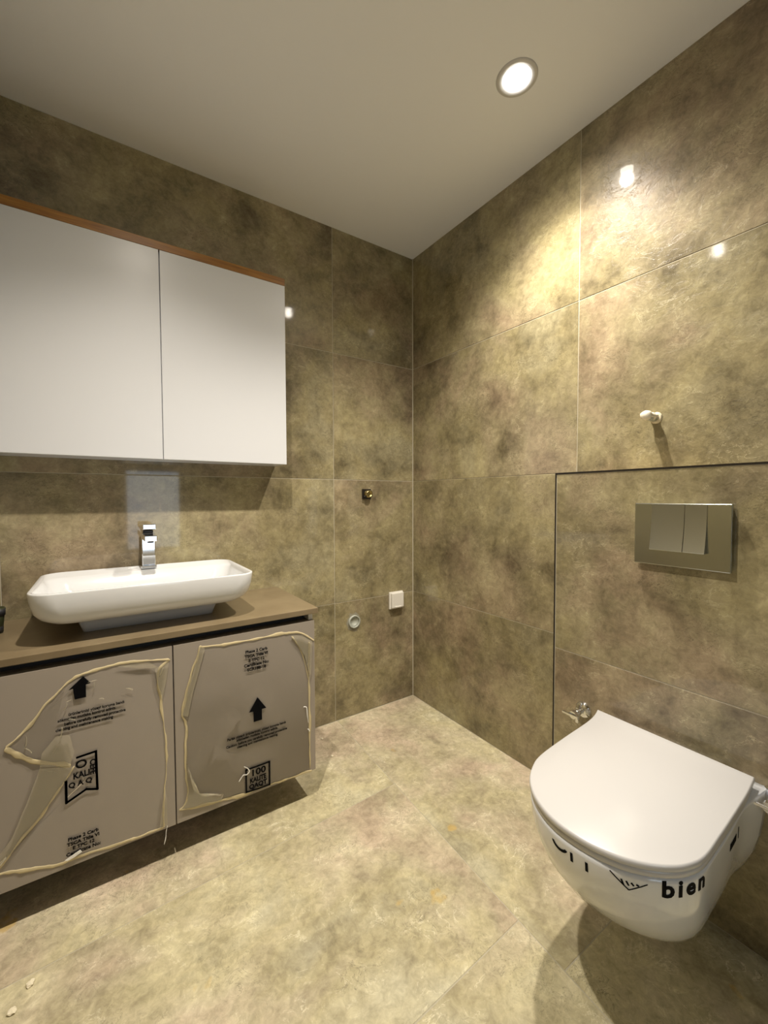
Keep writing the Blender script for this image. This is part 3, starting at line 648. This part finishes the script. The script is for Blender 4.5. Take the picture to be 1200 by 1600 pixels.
# ------------------------------------------------------------------ small fittings on the walls
# taped pipe stub
ps = empty('pipe_stub', (0, -1.196, 1.335), 'taped white pipe stub sticking out of the wall above the flush plate', 'pipe')
bm = new(); cyl(bm, (-0.0002, -1.196, 1.333), (-0.056, -1.196, 1.333), 0.0105, n=16); obj('pipe', bm, M['grey_pipe'], ps, True)
bm = new(); rings = []
for i in range(11):
    t = i/10; xx = -0.004-0.060*t; rr = 0.0095+0.006*(0.5+noise.noise(Vector((t*5, 1, 7))))+(0.004 if i > 7 else 0)
    if i == 10: rr *= 0.5
    rings.append([Vector((xx, -1.196+math.cos(2*math.pi*j/14)*rr*(1+0.25*noise.noise(Vector((j*0.9, t*5, 2)))), 1.336+math.sin(2*math.pi*j/14)*rr*0.85)) for j in range(14)])
loft(bm, rings); obj('tape_wrap', bm, M['tape'], ps, True)
bm = new(); cyl(bm, (-0.0003, -1.200, 1.333), (-0.003, -1.200, 1.333), 0.018, 0.013, n=14); obj('plaster_patch', bm, M['crumb'], ps, True)
# wash machine tap
wt = empty('water_outlet', (-0.295, 0, 1.111), 'small brass water outlet stub on the wall above the white socket', 'water outlet')
bm = new(); box(bm, -0.323, -0.271, -0.004, -0.0004, 1.086, 1.136, 0.001, 1); obj('square_flange', bm, M['dark_metal'], wt)
bm = new(); lathe(bm, [(0.018, 0.003), (0.018, 0.03), (0.012, 0.03), (0.012, 0.012), (0.0, 0.012)], (-0.295, 0, 1.111), (0, -1, 0), 20, cap_end=False); obj('stub', bm, M['brass'], wt, True)
bm = new(); cyl(bm, (-0.31, -0.018, 1.098), (-0.322, -0.018, 1.098), 0.006, n=10); obj('screw', bm, M['dark_metal'], wt, True)
# waste pipe
dp = empty('waste_pipe', (-0.374, 0, 0.475), 'round grey waste pipe mouth in the wall beside the vanity', 'pipe')
bm = new(); lathe(bm, [(0.032, 0.0004), (0.032, 0.010), (0.027, 0.012), (0.026, 0.004)], (-0.374, 0, 0.475), (0, -1, 0), 32, cap_end=False); obj('rim', bm, M['grey_pipe'], dp, True)
bm = new(); lathe(bm, [(0.0265, 0.003), (0.018, 0.006), (0.018, 0.004), (0.0, 0.003)], (-0.374, 0, 0.475), (0, -1, 0), 28, cap_end=False); obj('cap', bm, M['grey_pipe'], dp, True)
bm = new(); poly_prism(bm, [(-0.374+(0.040+0.012*noise.noise(Vector((k*0.7, 3, 1))))*math.cos(2*math.pi*k/24), 0.472+(0.046+0.016*noise.noise(Vector((k*0.7, 8, 1))))*math.sin(2*math.pi*k/24)) for k in range(24)], -0.0003, -0.0012); obj('plaster_patch', bm, M['patch'], dp)
# socket
sk = empty('wall_socket', (-0.119, 0, 0.55), 'square white wall socket with hinged cover near the room corner', 'socket')
bm = new(); box(bm, -0.163, -0.075, -0.012, -0.0003, 0.504, 0.594, 0.003, 2); obj('frame', bm, M['white_plastic'], sk)
bm = new(); box(bm, -0.157, -0.081, -0.026, -0.012, 0.512, 0.590, 0.003, 2); obj('cover', bm, M['white_plastic'], sk)
bm = new(); box(bm, -0.140, -0.098, -0.029, -0.024, 0.514, 0.520, 0.001, 1); obj('lip', bm, M['white_plastic'], sk)

# ------------------------------------------------------------------ debris on the floor
rnd = random.Random(7)
for i, (x, y, s, lab) in enumerate(((-0.60, -0.10, 0.006, 'tiny pale plaster crumb on the floor against the tiled wall'), (-0.62, -0.24, 0.005, 'tiny pale plaster crumb on the floor beside the vanity corner'), (-1.56, -0.60, 0.008, 'pale yellow plaster crumb on the floor joint before the vanity'), (-1.585, -0.645, 0.008, 'pale white plaster crumb on the floor tile beyond the joint'))):
    bm = new(); bmesh.ops.create_icosphere(bm, subdivisions=2, radius=s)
    for vv in bm.verts:
        vv.co *= 1+0.5*noise.noise(vv.co*160+Vector((i*9, 0, 0))); vv.co.z *= 0.45
    zmin = min(vv.co.z for vv in bm.verts)
    for vv in bm.verts: vv.co += Vector((x, y, -zmin))
    tag(obj('plaster_crumb', bm, M['crumb']), lab, 'debris', 'plaster crumbs on the floor')
